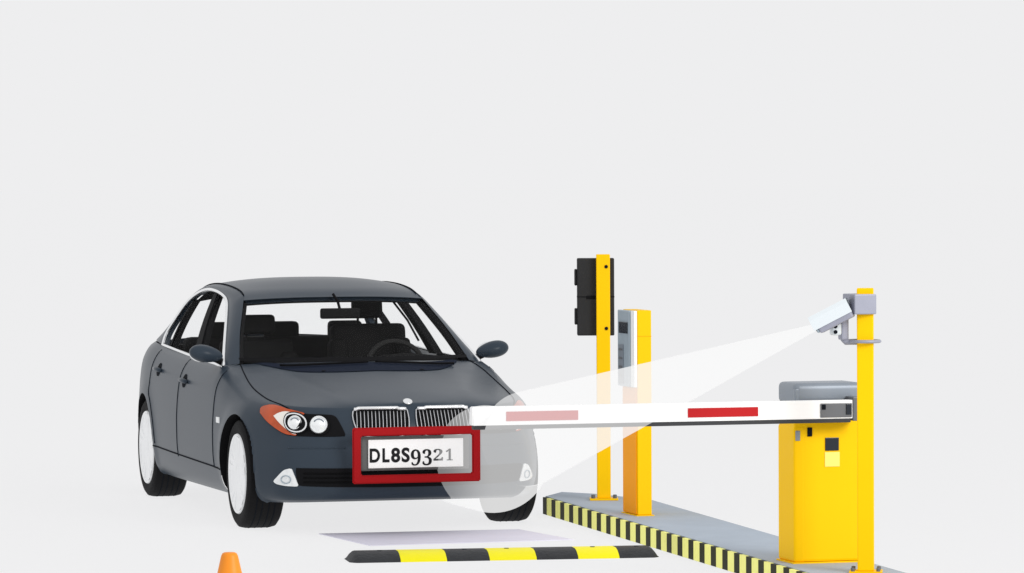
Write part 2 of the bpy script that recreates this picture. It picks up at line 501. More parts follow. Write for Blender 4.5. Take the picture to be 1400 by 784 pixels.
# headlights
for s in (-1, 1):
    S = lambda pts: [(s * (x if x < .68 else .68 + (x - .68) * .70), z) for x, z in pts]
    outer = spl([(.848, .684), (.835, .714), (.79, .731), (.74, .733), (.68, .712), (.60, .692), (.50, .688), (.445, .680), (.42, .640), (.395, .575), (.41, .566), (.50, .563), (.60, .564), (.665, .566), (.72, .574), (.775, .604), (.825, .645)], 90)
    h = link('headlight', patch_front(S(outer), .004, 12), M['black'], car, smooth=True, angle=50)
    amber = spl([(.846, .684), (.833, .713), (.79, .729), (.74, .731), (.68, .716), (.62, .700), (.600, .692), (.64, .66), (.66, .62), (.650, .570), (.68, .570), (.72, .577), (.775, .607), (.822, .646)], 70)
    link('amber_corner', patch_front(S(amber), .007, 12), M['orange_lens'], h, smooth=True, angle=50)
    white = spl([(.770, .672), (.735, .690), (.69, .700), (.655, .690), (.645, .640), (.648, .582), (.66, .572), (.70, .600), (.745, .640)], 50)
    link('reflector', patch_front(S(white), .010, 10), M['reflector'], h, smooth=True, angle=50)
    for (cx, cz, r, ring) in ((.648, .637, .056, 1), (.532, .628, .052, 0)):
        link('bezel', patch_front(S(ell(cx, cz, r * 1.12, r * 1.10)), .013, 6), M['black'], h, smooth=True, angle=50)
        if ring:
            link('lamp_ring', patch_front(S(ell(cx, cz, r * 1.0, r * .98)), .016, 6), M['chrome'], h, smooth=True, angle=50)
            link('bezel', patch_front(S(ell(cx, cz, r * .86, r * .84)), .018, 6), M['black'], h, smooth=True, angle=50)
        rr = r * (.74 if ring else .98)
        c = on_front(s * cx, cz, .020); nrm = (on_front(s * cx, cz, .1) - on_front(s * cx, cz, 0)).normalized(); lb = bmesh.new()
        nrm = (nrm + Vector((0, -1.2, 0))).normalized()
        Q = Matrix.Translation(c) @ nrm.to_track_quat('Z', 'Y').to_matrix().to_4x4()
        lathe(lb, [(-.03, rr), (.004, rr), (.012, rr * .93), (.012, rr * .86), (.006, rr * .80), (.012, rr * .5), (.016, rr * .25), (.017, .0001)], (0, 0, 0), 'z', 36); lb.transform(Q)
        link('lamp_lens', lb, M['lamp'], h, smooth=True, angle=30)
        arc = [Q @ Vector((math.cos(a) * rr * .6, math.sin(a) * rr * .6, .011)) for a in np.linspace(.3, 2.6, 12)]
        link('lamp_bulb', tube(arc, .0040, 6), M['grey_metal'], h, smooth=True)
    # crease under the lamp
# bumper parts
intake = spl([(-.668, .385), (-.40, .385), (0, .386), (.40, .385), (.668, .385), (.670, .36), (.660, .30), (.645, .283), (.3, .276), (0, .274), (-.3, .276), (-.645, .283), (-.660, .30), (-.670, .36)], 120)
it = link('air_intake', patch_front(intake, .003, 14, centre=(0, .33)), M['black'], car, smooth=True, angle=50)
for z in (.305, .33, .355):
    link('intake_slat', tube([on_front(x, z, .004) for x in np.linspace(-.63, .63, 40)], .0045, 6), M['interior'], it, smooth=True)
for s in (-1, 1):
    fog = [(s * x, z) for x, z in [(.70, .381), (.69, .381), (.672, .33), (.655, .283), (.665, .279), (.72, .281), (.755, .288), (.772, .300), (.768, .312), (.742, .352), (.725, .372)]]
    f = link('fog_lamp', patch_front(fog, .006, 10), M['lamp'], car, smooth=True, angle=50)
    link('bezel', tube([on_front(s * (.715 + .022 * math.cos(a)), .318 + .022 * math.sin(a), .009) for a in np.linspace(0, 2 * PI, 20, endpoint=False)], .003, 6, True), M['pale_metal'], f, smooth=True)
    # bumper crease line
    link('crease_trim', tube([on_front(s * x, .50 - .01 * (x - .4), .0) for x in np.linspace(.40, .70, 24)], .004, 6), M['paint'], body, smooth=True)
# kidney grilles
for s in (-1, 1):
    k = spl([(s * x, z) for x, z in [(.026, .705), (.06, .715), (.19, .717), (.30, .715), (.338, .705), (.345, .66), (.325, .595), (.28, .562), (.17, .556), (.07, .56), (.032, .59), (.022, .65)]], 80)
    gr = link('grille', patch_front(k, .004, 10), M['black'], car, smooth=True, angle=50)
    link('grille_frame', tube([on_front(x, z, .010) for x, z in k[::2]], .0038, 8, True), M['steel'], gr, smooth=True)
    top = [on_front(s * x, .708 + (0.004 if .08 < x < .31 else 0), .016) for x in np.linspace(.034, .335, 24)]
    link('grille_brow', tube(top, .0105, 8), M['chrome'], gr, smooth=True)
    for j in range(14):
        x = .044 + j * .0213
        bb = tube([on_front(s * (x + .008 * (1 - f)), .566 + (.70 - .566) * f, .012) for f in np.linspace(0, 1, 8)], .0026, 6)
        link('grille_bar', bb, M['steel'], gr, smooth=True)
# badge
bp = on_top(0, -.655, .003); bm = bmesh.new()
lathe(bm, [(-.004, .0001), (-.004, .027), (.004, .027), (.007, .021), (.008, .0001)], (0, 0, 0), 'z', 28)
bm.transform(Matrix.Translation(bp + Vector((-.01, 0, .004))) @ Matrix.Rotation(math.radians(34), 4, 'X'))
link('badge', bm, M['chrome'], car, smooth=True)

# number plate
plate_c = Vector((-.008, -.835, .467))
hold = box(-.328, .312, -.822, -.790, .370, .566, .01)
ph = link('number_plate', box(-.290, .272, -.838, -.823, .386, .549, .004), M['plate'], car)
link('plate_holder', hold, M['plate_holder'], ph)
def text_bm(ch, size, off=0.0):
    cu = bpy.data.curves.new('t', 'FONT'); cu.body = ch; cu.size = size; cu.offset = off; cu.extrude = .0012
    o = bpy.data.objects.new('t', cu); COL.objects.link(o)
    bpy.context.view_layer.update()
    me = bpy.data.meshes.new_from_object(o.evaluated_get(bpy.context.evaluated_depsgraph_get()))
    b = bmesh.new(); b.from_mesh(me)
    bpy.data.objects.remove(o); bpy.data.curves.remove(cu); bpy.data.meshes.remove(me)
    return b
def glyph(ch, x0, x1, z0, z1, off, material):
    b = text_bm(ch, 1.0, off)
    xs = [v.co.x for v in b.verts]; yy = [v.co.y for v in b.verts]
    sx = (x1 - x0) / (max(xs) - min(xs)); sz = (z1 - z0) / (max(yy) - min(yy)); mx, my = min(xs), min(yy)
    for v in b.verts:
        v.co = Vector((x0 + (v.co.x - mx) * sx, -.8390 - v.co.z * .6, z0 + (v.co.y - my) * sz))
    link('lettering', b, material, ph)
# D L 8 S heavy, then old-style figures growing lighter
zb, zc = .419, .500
glyph('D', -.283, -.222, zb, zc, .035, M['ink'])
glyph('L', -.208, -.166, zb, zc, .035, M['ink'])
glyph('8', -.157, -.103, zb - .002, zc + .002, .035, M['ink'])
glyph('S', -.095, -.047, zb - .002, zc + .002, .035, M['ink'])
glyph('\U0001D7D7', -.040, .018, .397, .490, 0.0, M['ink'])
glyph('\U0001D7D1', .028, .084, .397, .490, 0.0, M['ink'])
glyph('2', .096, .146, .423, .490, -.006, M['ink_grey']) if False else glyph('\U0001D7D0', .094, .150, .423, .490, 0.0, M['ink_grey'])
glyph('\U0001D7CF', .168, .208, .423, .490, -.0, M['ink_grey'])

# ------------------------------------------------------------------ greenhouse
OUT = [(.715, .66, .935), (.655, .92, 1.110), (.567, 1.22, 1.300), (.558, 1.34, 1.335), (.556, 1.50, 1.358), (.556, 1.80, 1.376), (.550, 2.15, 1.378), (.545, 2.50, 1.352), (.565, 2.80, 1.280), (.62, 2.98, 1.155), (.68, 3.10, 1.06), (.715, 3.22, .995)]
INN = [(.800, .70, .912), (.745, .92, 1.030), (.655, 1.27, 1.208), (.612, 1.46, 1.282), (.597, 1.63, 1.318), (.587, 1.90, 1.342), (.582, 2.20, 1.345), (.585, 2.50, 1.312), (.605, 2.73, 1.248), (.655, 2.86, 1.14), (.715, 2.86, 1.045), (.768, 2.72, .975)]
NO = 72
Oc = cr(OUT, NO); Ic = cr(INN, NO)
for s in (-1, 1):
    bm = bmesh.new(); rows = []
    for f in (0, .12, .3, .5, .7, .88, 1):
        r = []
        for a, b in zip(Oc, Ic):
            p = a + (b - a) * f
            bul = .012 * math.sin(PI * f)
            r.append((s * (p[0] + bul), p[1], p[2] + bul * .3))
        rows.append(r)
    # return edge into the cabin
    rows.append([(s * (b[0] - .035), b[1], b[2] - .004) for b in Ic])
    grid(bm, rows)
    # A-pillar foot and rear quarter down to the shoulder
    foot = []
    def ring_at(y):
        i = min(range(NH), key=lambda i: abs(TOPR[i].y - y) + (TOPR[i].x < .5) * 9); return TOPR[i]
    ff = [(.715, .66, .935), (.745, .67, .930), (.775, .69, .920), (.800, .70, .912)]
    grid(bm, [[(s * x, y, z) for x, y, z in ff], [(s * ring_at(y).x, ring_at(y).y, ring_at(y).z) for y in (.58, .62, .66, .70)]])
    rr = [(.768, 2.72, .975), (.762, 2.90, .976), (.745, 3.08, .984), (.715, 3.22, .995)]
    grid(bm, [[(s * x, y, z) for x, y, z in rr], [(s * ring_at(y).x, ring_at(y).y, ring_at(y).z) for y in (2.72, 2.90, 3.08, 3.22)]])
    pf = link('pillar_frame', bm, M['paint'], car, smooth=True, angle=50)
    bm = bmesh.new(); Ao, Ai = Oc[:26], Ic[:26]
    grid(bm, [[(s * (x - .004), y + .006, z - .006) for x, y, z in Ao], [(s * (x - .030), y + .03, z - .012) for x, y, z in Ao], [(s * (x - .026), y + .075, z - .028) for x, y, z in Ao], [(s * (x - .030), y, z - .002) for x, y, z in Ai], [(s * (x - .004), y - .004, z - .001) for x, y, z in Ai]])
    link('pillar_trim', bm, M['black'], pf, smooth=True)
    # window sill strip between shoulder and glass
    bm = bmesh.new(); yy = np.linspace(.70, 2.72, 40)
    Sl = [(s * itp(y, [.70, 2.72], [.800, .768]), y, itp(y, [.70, 1.8, 2.72], [.912, .942, .975])) for y in yy]
    grid(bm, [[(s * ring_at(y).x, y, sitp(y, TOPX, TOPZ)) for y in yy], Sl, [(x - s * .03, y, z - .03) for x, y, z in Sl]])
    ws = link('window_sill', bm, M['paint'], car, smooth=True, angle=50)
    # bright trim round the side windows
    loop = [Vector((s * (b[0] + .006), b[1], b[2])) for b in Ic] + [Vector((x + s * .008, y, z + .004)) for x, y, z in Sl[::-1][2:-2:3]]
    link('window_trim', tube(loop, .0105, 8, True), M['chrome'], car, smooth=True)
    # glass of both side windows as one curved sheet per door
    jm = int(np.argmax(Ic[:, 1])); Iy, Ix, Iz = Ic[:jm, 1], Ic[:jm, 0], Ic[:jm, 2]
    js = int(np.argmin(np.abs(Iy - 1.80)))
    def bot_at(y): return np.array([itp(y, [.70, 2.72], [.800, .768]), y, itp(y, [.70, 1.8, 2.72], [.912, .942, .975])])
    for cls, idx, ya, yb in (('front', range(0, js), .70, 1.66), ('rear', range(js, NO), 1.67, 2.72)):
        bm = bmesh.new(); up = []; lo = []
        for q, j in enumerate(idx):
            up.append(Ic[j]); lo.append(bot_at(ya + (yb - ya) * q / (len(idx) - 1)))
        rows = []
        for f in np.linspace(0, 1, 8):
            rows.append([(s * (a[0] + (b[0] - a[0]) * f - .008 + .012 * math.sin(PI * f)), a[1] + (b[1] - a[1]) * f, a[2] + (b[2] - a[2]) * f) for a, b in zip(up, lo)])
        grid(bm, rows)
        link('side_window', bm, M['glass'], doors[(s, cls)], smooth=True)
    # B pillar and rear quarter bar
    for nm, (ty, tz, tw), (by, bz, bw) in (('door_pillar', (1.94, 1.338, .10), (1.62, .940, .17)), ('quarter_bar', (2.62, 1.27, .03), (2.52, .965, .04))):
        bm = bmesh.new()
        tx = np.interp(ty, Iy, Ix); bx = itp(by, [.70, 2.72], [.800, .768])
        rows = []
        for f in np.linspace(0, 1, 8):
            y = ty + (by - ty) * f; z = tz + (bz - tz) * f; w = tw + (bw - tw) * f; x = tx + (bx - tx) * f + .012 * math.sin(PI * f)
            rows.append([(s * (x - .05), y - w / 2, z), (s * (x - .002), y - w / 2, z), (s * (x - .002), y + w / 2, z), (s * (x - .05), y + w / 2, z), (s * (x - .05), y - w / 2, z)])
        grid(bm, rows)
        link(nm, bm, M['black'], car)

# roof
SC = cr(OUT[2:9], 40); CC = cr([(0, 1.125, 1.318), (0, 1.28, 1.366), (0, 1.62, 1.417), (0, 2.0, 1.424), (0, 2.35, 1.402), (0, 2.62, 1.335)], 40)
bm = bmesh.new(); rows = []
for a, c in zip(SC, CC):
    r = []
    for u in np.linspace(-1, 1, 41):
        w = abs(u)
        r.append((a[0] * u, c[1] + (a[1] - c[1]) * w ** 2, c[2] + (a[2] - c[2]) * w ** 2.6))
    rows.append(r)
grid(bm, rows)
rows2 = [[(x * .985, y + .03, z - .03) for x, y, z in rows[0]], rows[0]]; grid(bm, rows2)
bmesh.ops.remove_doubles(bm, verts=bm.verts, dist=1e-5)
roof = link('roof', bm, M['paint'], car, smooth=True, angle=50)
bm = bmesh.new()
lin = [[(x * .97, y, z - .035) for x, y, z in r] for r in rows]; grid(bm, lin)
link('headlining', bm, M['interior'], roof, smooth=True)
for s in (-1, 1):
    link('roof_seam', tube([(s * (a[0] - .012), a[1], a[2] + .006) for a in SC[2:-3]], .0045, 6), M['seam'], roof, smooth=True)

# windscreen and rear screen
def screen(bc, bs, tc, tsd, n=24, m=14, bul=.03):
    rows = []
    for f in np.linspace(0, 1, m):
        r = []
        for u in np.linspace(-1, 1, n):
            w = u * u
            b = np.array([bs[0] * u, bc[1] + (bs[1] - bc[1]) * w, bc[2] + (bs[2] - bc[2]) * w])
            t = np.array([tsd[0] * u, tc[1] + (tsd[1] - tc[1]) * w, tc[2] + (tsd[2] - tc[2]) * w])
            p = b + (t - b) * f; p[2] += bul * math.sin(PI * f) * (1 - .3 * w)
            r.append(p)
        rows.append(r)
    return rows
wr = screen((0, .40, .952), (.715, .69, .948), (0, 1.135, 1.312), (.562, 1.225, 1.292))
bm = bmesh.new(); grid(bm, wr); link('windscreen', bm, M['glass'], car, smooth=True)
rr = screen((0, 3.20, 1.02), (.70, 3.20, .99), (0, 2.61, 1.332), (.560, 2.80, 1.272))
bm = bmesh.new(); grid(bm, rr); link('rear_screen', bm, M['glass'], car, smooth=True)
# black borders
bm = bmesh.new()
def lp(a, b, f): return Vector(a) + (Vector(b) - Vector(a)) * f
grid(bm, [[Vector(p) + Vector((0, -.001, .003)) for p in wr[0]], [lp(a, b, .55) + Vector((0, -.002, .003)) for a, b in zip(wr[0], wr[1])]])
grid(bm, [[Vector(p) + Vector((0, -.002, .003)) for p in wr[-1]], [lp(a, b, .12) + Vector((0, -.003, .003)) for a, b in zip(wr[-1], wr[-2])]])
link('screen_border', bm, M['black'], car)
# cowl at the back of the hood
bm = bmesh.new(); rows = []
for f in np.linspace(0, 1, 12):
    r = []
    for u in np.linspace(-.93, .93, 40):
        x = .69 * u * (1 - .07 * f); yh = .405 + .285 * u * u; y = yh - .285 * f * (1 - .80 * u ** 6) + .01
        p = on_top(x, min(y, yh - .006), .004); r.append((x, p.y, p.z))
    rows.append(r)
grid(bm, rows); cowl = link('cowl_panel', bm, M['navy'], car, smooth=True)
for s0, L in ((-.05, .52), (.50, .50)):
    pts = [on_top(s0 - L * f + .05, .37 + .25 * (s0 - L * f + .05) ** 2 - .03 + .02 * f, .016) for f in np.linspace(0, 1, 16)]
    link('wiper', tube(pts, .007, 6), M['black'], car, smooth=True)
# washer jets
for x in (.30, -.30):
    c = on_top(x, .20 + .2 * x * x, .003); bm = bmesh.new(); bmesh.ops.create_uvsphere(bm, u_segments=12, v_segments=8, radius=.012)
    bm.transform(Matrix.Translation(c) @ Matrix.Diagonal((1.3, 1, .5, 1))); link('washer_jet', bm, M['black'], hood, smooth=True)

# mirrors
for s in (-1, 1):
    bm = bmesh.new(); bmesh.ops.create_uvsphere(bm, u_segments=32, v_segments=20, radius=1)
    for v in bm.verts:
        x, y, z = v.co
        w = .5 + .5 * x                        # 1 outboard
        zz = z * (.052 + .020 * w) * (1.0 if z > 0 else .92)
        v.co = Vector((x * .112, y * (.058 + .02 * w) + (.03 if y > 0 else 0) * 0, zz + .012 * w))
        if v.co.y > .045: v.co.y = .045
    bm.transform(Matrix.Translation((s * .895, .78, .985)) @ Matrix.Diagonal((s * .93, .93, .86, 1)) @ Matrix.Rotation(math.radians(-7), 4, 'Y'))
    mr = link('wing_mirror', bm, M['paint'], car, smooth=True, angle=60)
    bm = bmesh.new(); bm_tube(bm, [(s * .765, .82, .925), (s * .80, .80, .945), (s * .84, .785, .962)], [.030, .022, .020], 10)
    link('mirror_arm', bm, M['black'], mr, smooth=True)
    bm = bmesh.new(); lathe(bm, [(-.002, .0001), (-.002, .06), (.002, .06), (.002, .0001)], (0, 0, 0), 'y', 28)
    bm.transform(Matrix.Translation((s * .90, .829, .99)) @ Matrix.Diagonal((1.45, 1, .85, 1))); link('mirror_glass', bm, M['chrome'], mr, smooth=True)
# side repeaters
for s in (-1, 1):
    bm = bmesh.new(); c = on_side(.42, .612, s)
    bm_box(bm, c.x - .006, c.x + .006, c.y - .042, c.y + .042, c.z - .018, c.z + .018, .005)
    link('side_repeater', bm, M['lamp'], car)

# wheels
def make_wheel(x, y, s):
    w_out = s * .112
    t = bmesh.new()
    prof = [(-.105, .235), (-.112, .262), (-.110, .295), (-.098, .312), (-.07, .3185), (-.03, .320), (.03, .320), (.07, .3185), (.098, .312), (.110, .295), (.112, .262), (.105, .235), (.09, .228), (-.09, .228), (-.105, .235)]
    lathe(t, prof, (0, 0, 0), 'x', 72)
    b = bmesh.new(); lathe(b, [(.02, .0001), (.02, .209), (.045, .209), (.045, .0001)], (0, 0, 0), 'x', 60)
    we = link('wheel', b, M['alloy_in'], car, local=True)
    we.location = Vector((x, y, ZC + .002)) - car.location
    if s < 0: we.rotation_euler = (0, 0, PI)
    tr = bmesh.new()
    for a in (-.055, -.02, .02, .055):
        bm_tube(tr, [(a, math.cos(q) * .3192, math.sin(q) * .3192) for q in np.linspace(0, 2 * PI, 72, endpoint=False)], .0035, 5, True)
    for f in tr.faces: f.material_index = 1
    merge(t, tr)
    link('tyre', t, [M['rubber'], M['seam']], we, smooth=True, local=True, angle=40)
    r = bmesh.new()
    lathe(r, [(.106, .236), (.114, .232), (.112, .222), (.100, .214), (.060, .208), (-.09, .206), (-.10, .236)], (0, 0, 0), 'x', 72)
    sp = bmesh.new()
    for j in range(5):
        for off in (-.17, .17):
            a = 2 * PI * j / 5 + off + .3
            a2 = 2 * PI * j / 5 + off * .86 + .3
            d0 = Vector((0, math.cos(a2), math.sin(a2))); d1 = Vector((0, math.cos(a), math.sin(a)))
            tn = Vector((0, -math.sin(a), math.cos(a)))
            P = [d0 * .05 + Vector((.096, 0, 0)), d0 * .12 + Vector((.100, 0, 0)), d1 * .19 + Vector((.106, 0, 0)), d1 * .222 + Vector((.106, 0, 0))]
            wd = [.026, .021, .022, .030]
            rows = []
            for p, w in zip(P, wd):
                q = [p - tn * w, p - tn * w * .8 + Vector((.008, 0, 0)), p + tn * w * .8 + Vector((.008, 0, 0)), p + tn * w]
                q += [p + tn * w - Vector((.03, 0, 0)), p - tn * w - Vector((.03, 0, 0))]
                rows.append(q + q[:1])
            grid(sp, rows)
    merge(r, sp)
    hb = bmesh.new(); lathe(hb, [(.06, .066), (.100, .064), (.108, .050), (.112, .030), (.113, .0001)], (0, 0, 0), 'x', 36)
    merge(r, hb)
    link('rim', r, M['alloy'], we, smooth=True, local=True, angle=35)
    return we
for x, y, s in ((-.765, 0, -1), (.765, 0, 1), (-.765, WB, -1), (.765, WB, 1)):
    make_wheel(x, y, s)
    bm = bmesh.new(); rows = []
    A = np.linspace(-.42, PI + .28, 44)
    R = RA - .001
    def lip(a):
        h, n = hit((3 * s, y + math.cos(a) * (R + .005), max(.185, ZC + math.sin(a) * (R + .005))), (-s, 0, 0))
        return s * (abs(h.x) - .002) if h is not None and abs(h.x) > .6 else s * .80
    rows.append([(lip(a), y + math.cos(a) * R, ZC + math.sin(a) * R) for a in A])
    for xx in (s * .76, s * .55): rows.append([(xx, y + math.cos(a) * R, ZC + math.sin(a) * R) for a in A])
    rows.append([(s * .55, y, ZC)] * 44)
    grid(bm, rows); bmesh.ops.remove_doubles(bm, verts=bm.verts, dist=1e-5)
    link('wheel_arch', bm, M['black'], car, smooth=True, angle=50)

# cabin
bm = bmesh.new()
bm_box(bm, -.755, -.735, .86, 2.9, .30, .915); bm_box(bm, .735, .755, .86, 2.9, .30, .915)
bm_box(bm, -.75, .75, .5, 3.0, .24, .30)
bm_box(bm, -.50, .50, -.5, 3.3, .20, .24)
bm_box(bm, -.66, .66, 2.78, 3.16, .93, .972, .01)
bm_box(bm, -.70, .70, 2.70, 2.78, .3, .95)
cab = link('cabin', bm, M['interior'], car)
bm = bmesh.new(); rows = []
for f, (dy, z) in enumerate([(.0, .60), (.0, .90), (.02, .935), (.22, .948), (.42, .945), (.52, .915), (.55, .85), (.52, .60)]):
    rows.append([(.70 * u, .46 + .25 * u * u + dy * (1 - .25 * u * u), z + (.028 * math.exp(-((.70 * u - .37) / .2) ** 2) if 2 < f < 6 else 0)) for u in np.linspace(-1, 1, 40)])
grid(bm, rows); link('dashboard', bm, M['interior'], car, smooth=True, angle=50)
def seatpart(x, y, w, top, htop, hw, tilt=10, base=True):
    T = Matrix.Translation((x, y, .50)) @ Matrix.Rotation(math.radians(-tilt), 4, 'X')
    bm = bmesh.new()
    L = top - .50
    bm_box(bm, -w / 2, w / 2, -.06, .07, 0, L, .05, 4, M4=T)
    bm_box(bm, -w / 2 - .02, -w / 2 + .09, -.10, .05, .03, L * .85, .045, 3, M4=T)
    bm_box(bm, w / 2 - .09, w / 2 + .02, -.10, .05, .03, L * .85, .045, 3, M4=T)
    if base: bm_box(bm, x - w / 2, x + w / 2, y - .52, y + .02, .36, .52, .05, 4)
    st = link('seat', bm, M['seat'], car, smooth=True, angle=40)
    hb = bmesh.new(); bm_box(hb, -hw / 2, hw / 2, -.055, .045, L + .035, htop - .50, .035, 4, M4=T)
    bm_tube(hb, [T @ Vector((-.06, 0, L - .03)), T @ Vector((-.06, 0, L + .06))], .008, 6)
    bm_tube(hb, [T @ Vector((.06, 0, L - .03)), T @ Vector((.06, 0, L + .06))], .008, 6)
    link('headrest', hb, M['seat'], st, smooth=True, angle=40)
seatpart(-.385, 1.62, .46, 1.045, 1.20, .24, 8)
seatpart(.345, 1.66, .48, 1.135, 1.30, .19, 8)
bm = bmesh.new()
bm_box(bm, -.66, .66, 2.50, 2.66, .42, 1.03, .05, 3); bm_box(bm, -.66, .66, 2.0, 2.55, .36, .52, .05, 3)
rs = link('rear_bench', bm, M['seat'], car, smooth=True, angle=40)
for x in (-.40, -.02, .40):
    link('headrest', box(x - .11, x + .11, 2.53, 2.63, 1.0, 1.125, .035, seg=3), M['seat'], rs, smooth=True, angle=40)
# steering wheel
T = Matrix.Translation((.36, 1.06, .868)) @ Matrix.Rotation(math.radians(68), 4, 'X')
bm = bmesh.new(); bm_tube(bm, [T @ Vector((.185 * math.cos(a), .185 * math.sin(a), 0)) for a in np.linspace(0, 2 * PI, 40, endpoint=False)], .016, 8, True)
for a in (0, PI, -PI / 2): bm_tube(bm, [T @ Vector((.05 * math.cos(a), .05 * math.sin(a), -.02)), T @ Vector((.18 * math.cos(a), .18 * math.sin(a), 0))], .016, 8)
b2 = bmesh.new(); lathe(b2, [(-.03, .0001), (-.03, .065), (.012, .06), (.018, .0001)], (0, 0, 0), 'z', 24); b2.transform(T); merge(bm, b2)
bm_tube(bm, [T @ Vector((0, 0, -.02)), T @ Vector((0, 0, -.22))], .03, 8)
link('steering_wheel', bm, mat('wheel_grey', (.013, .013, .013), .6, 0, .2), car, smooth=True, angle=40)
# interior mirror
bm = box(-.125, .125, 1.03, 1.06, 1.185, 1.250, .016, seg=3)
im = link('interior_mirror', bm, M['black'], car, smooth=True, angle=40)
link('mirror_stem', tube([(0, 1.045, 1.24), (-.01, 1.06, 1.29), (-.03, 1.10, 1.335)], .009, 8), M['black'], im, smooth=True)
link('grab_strap', tube([(.50, 1.80, 1.30), (.585, 1.66, 1.15), (.65, 1.63, 1.02)], .007, 6), M['black'], car, smooth=True)

# ================================================================== red frame round the plate
def rect_frame(x0, x1, z0, z1, b, y0, y1, bev=.006):
    bm = bmesh.new()
    o = [(x0, z0), (x1, z0), (x1, z1), (x0, z1)]; i = [(x0 + b, z0 + b), (x1 - b, z0 + b), (x1 - b, z1 - b), (x0 + b, z1 - b)]
    vo = {}
    for key, L, y in (('of', o, y0), ('if', i, y0), ('ob', o, y1), ('ib', i, y1)): vo[key] = [bm.verts.new((x, y, z)) for x, z in L]
    for k in range(4):
        n = (k + 1) % 4
        bm.faces.new((vo['of'][k], vo['of'][n], vo['if'][n], vo['if'][k])); bm.faces.new((vo['ob'][k], vo['ib'][k], vo['ib'][n], vo['ob'][n]))
        bm.faces.new((vo['of'][k], vo['ob'][k], vo['ob'][n], vo['of'][n])); bm.faces.new((vo['if'][k], vo['if'][n], vo['ib'][n], vo['ib'][k]))
    bmesh.ops.recalc_face_normals(bm, faces=bm.faces)
    bmesh.ops.bevel(bm, geom=list(bm.edges), offset=bev, segments=2, affect='EDGES')
    return bm
fr = link('marker_frame', rect_frame(-.392, .362, .302, .622, .048, -.885, -.862), M['red'])
fr['label'] = 'red rectangular frame standing out around the number plate of the grey car'; fr['category'] = 'frame'

# ================================================================== island
def kx(y): return 1.117 + .045 * (y - .40)
def bx(y): return 1.651 + .062 * (y + .05)
H = .11
top = [(kx(.42), .42), (1.326, .76), (1.484, .52), (1.651, -.05), (bx(-6.4), -6.4), (kx(-6.4), -6.4)]
isl = empty('traffic_island', (1.3, -2.5, 0), 'raised grey kerbed island strip edged in black and yellow blocks under the yellow posts', 'traffic island')
bm = bmesh.new()
inset = [(x, y) for x, y in top]
vb = [bm.verts.new((x, y, 0.0)) for x, y in top]; vt = [bm.verts.new((x, y, H)) for x, y in top]
bm.faces.new(vt); bm.faces.new(vb[::-1])
for k in range(len(top)): n = (k + 1) % len(top); bm.faces.new((vb[k], vb[n], vt[n], vt[k]))
bmesh.ops.bevel(bm, geom=[e for e in bm.edges if abs(e.verts[0].co.z - H) < 1e-6 and abs(e.verts[1].co.z - H) < 1e-6], offset=.008, segments=2, affect='EDGES')
link('island_deck', bm, M['deck'], isl)
P = .221; y = .40; n = 0
for k in range(30):
    ya = .405 - k * P; w = P * .46
    for (a, b, mt) in ((ya, ya - w, 'kerb_b'), (ya - w - .0005, ya - P + .0005, 'kerb_y')):
        bm = bmesh.new(); 
        vs = []
        for zz in (.004, H - .004):
            for (yy, dx) in ((a, -.012), (b, -.012), (b, .02), (a, .02)): vs.append(bm.verts.new((kx(yy) + dx, yy, zz)))
        for f in ((0, 1, 2, 3), (4, 5, 6, 7), (0, 1, 5, 4), (1, 2, 6, 5), (2, 3, 7, 6), (3, 0, 4, 7)): bm.faces.new([vs[j] for j in f])
        o = link('kerb_block', bm, M[mt], isl)

# ================================================================== traffic light post
tp = empty('traffic_light', (1.37, .0, H), 'slim yellow post with black two lamp signal box at the far end of the island', 'traffic light', rotz=math.radians(-15.5))
def L(name, bm, m, parent, **k): return link(name, bm, m, parent, local=True, **k)
pst = L('post', box(-.041, .041, -.03, .03, .012, 1.474, .006), M['yellow'], tp)
for z in (1.40, 1.03):
    bb = bmesh.new(); lathe(bb, [(-.036, .0001), (-.036, .010), (-.028, .011)], (.018, 0, z), 'y', 14)
    L('bolt', bb, M['seam'], pst)
L('base_plate', box(-.085, .085, -.06, .07, 0, .012, .003), M['yellow'], tp)
for x in (-.065, .065):
    bb = bmesh.new(); lathe(bb, [(.012, .012), (.034, .012), (.036, .0001)], (x, -.04, 0), 'z', 8)
    L('anchor_bolt', bb, M['dark_grey'], tp)
sb = L('signal_box', box(-.155, .068, .031, .135, .985, 1.450, .008), M['signal'], tp)
L('box_seam', box(-.156, .069, .030, .136, 1.215, 1.221), M['black'], sb)
L('hinge', box(-.10, -.045, .024, .032, 1.205, 1.225, .003), M['black'], sb)
for z in (1.335, 1.10):
    bm = bmesh.new(); lathe(bm, [(.134, .075), (.215, .075), (.215, .069), (.140, .069)], (-.045, 0, z), 'y', 28); L('visor', bm, M['signal'], sb, smooth=True, angle=40)
    bm = bmesh.new(); lathe(bm, [(.1365, .0001), (.145, .04), (.137, .068)], (-.045, 0, z), 'y', 28); L('signal_lens', bm, M['glass_dark'], sb, smooth=True)
    bm = bmesh.new(); bm_box(bm, -.171, -.154, .05, .115, z - .05, z + .05, .008, 2); L('latch', bm, M['signal'], sb)

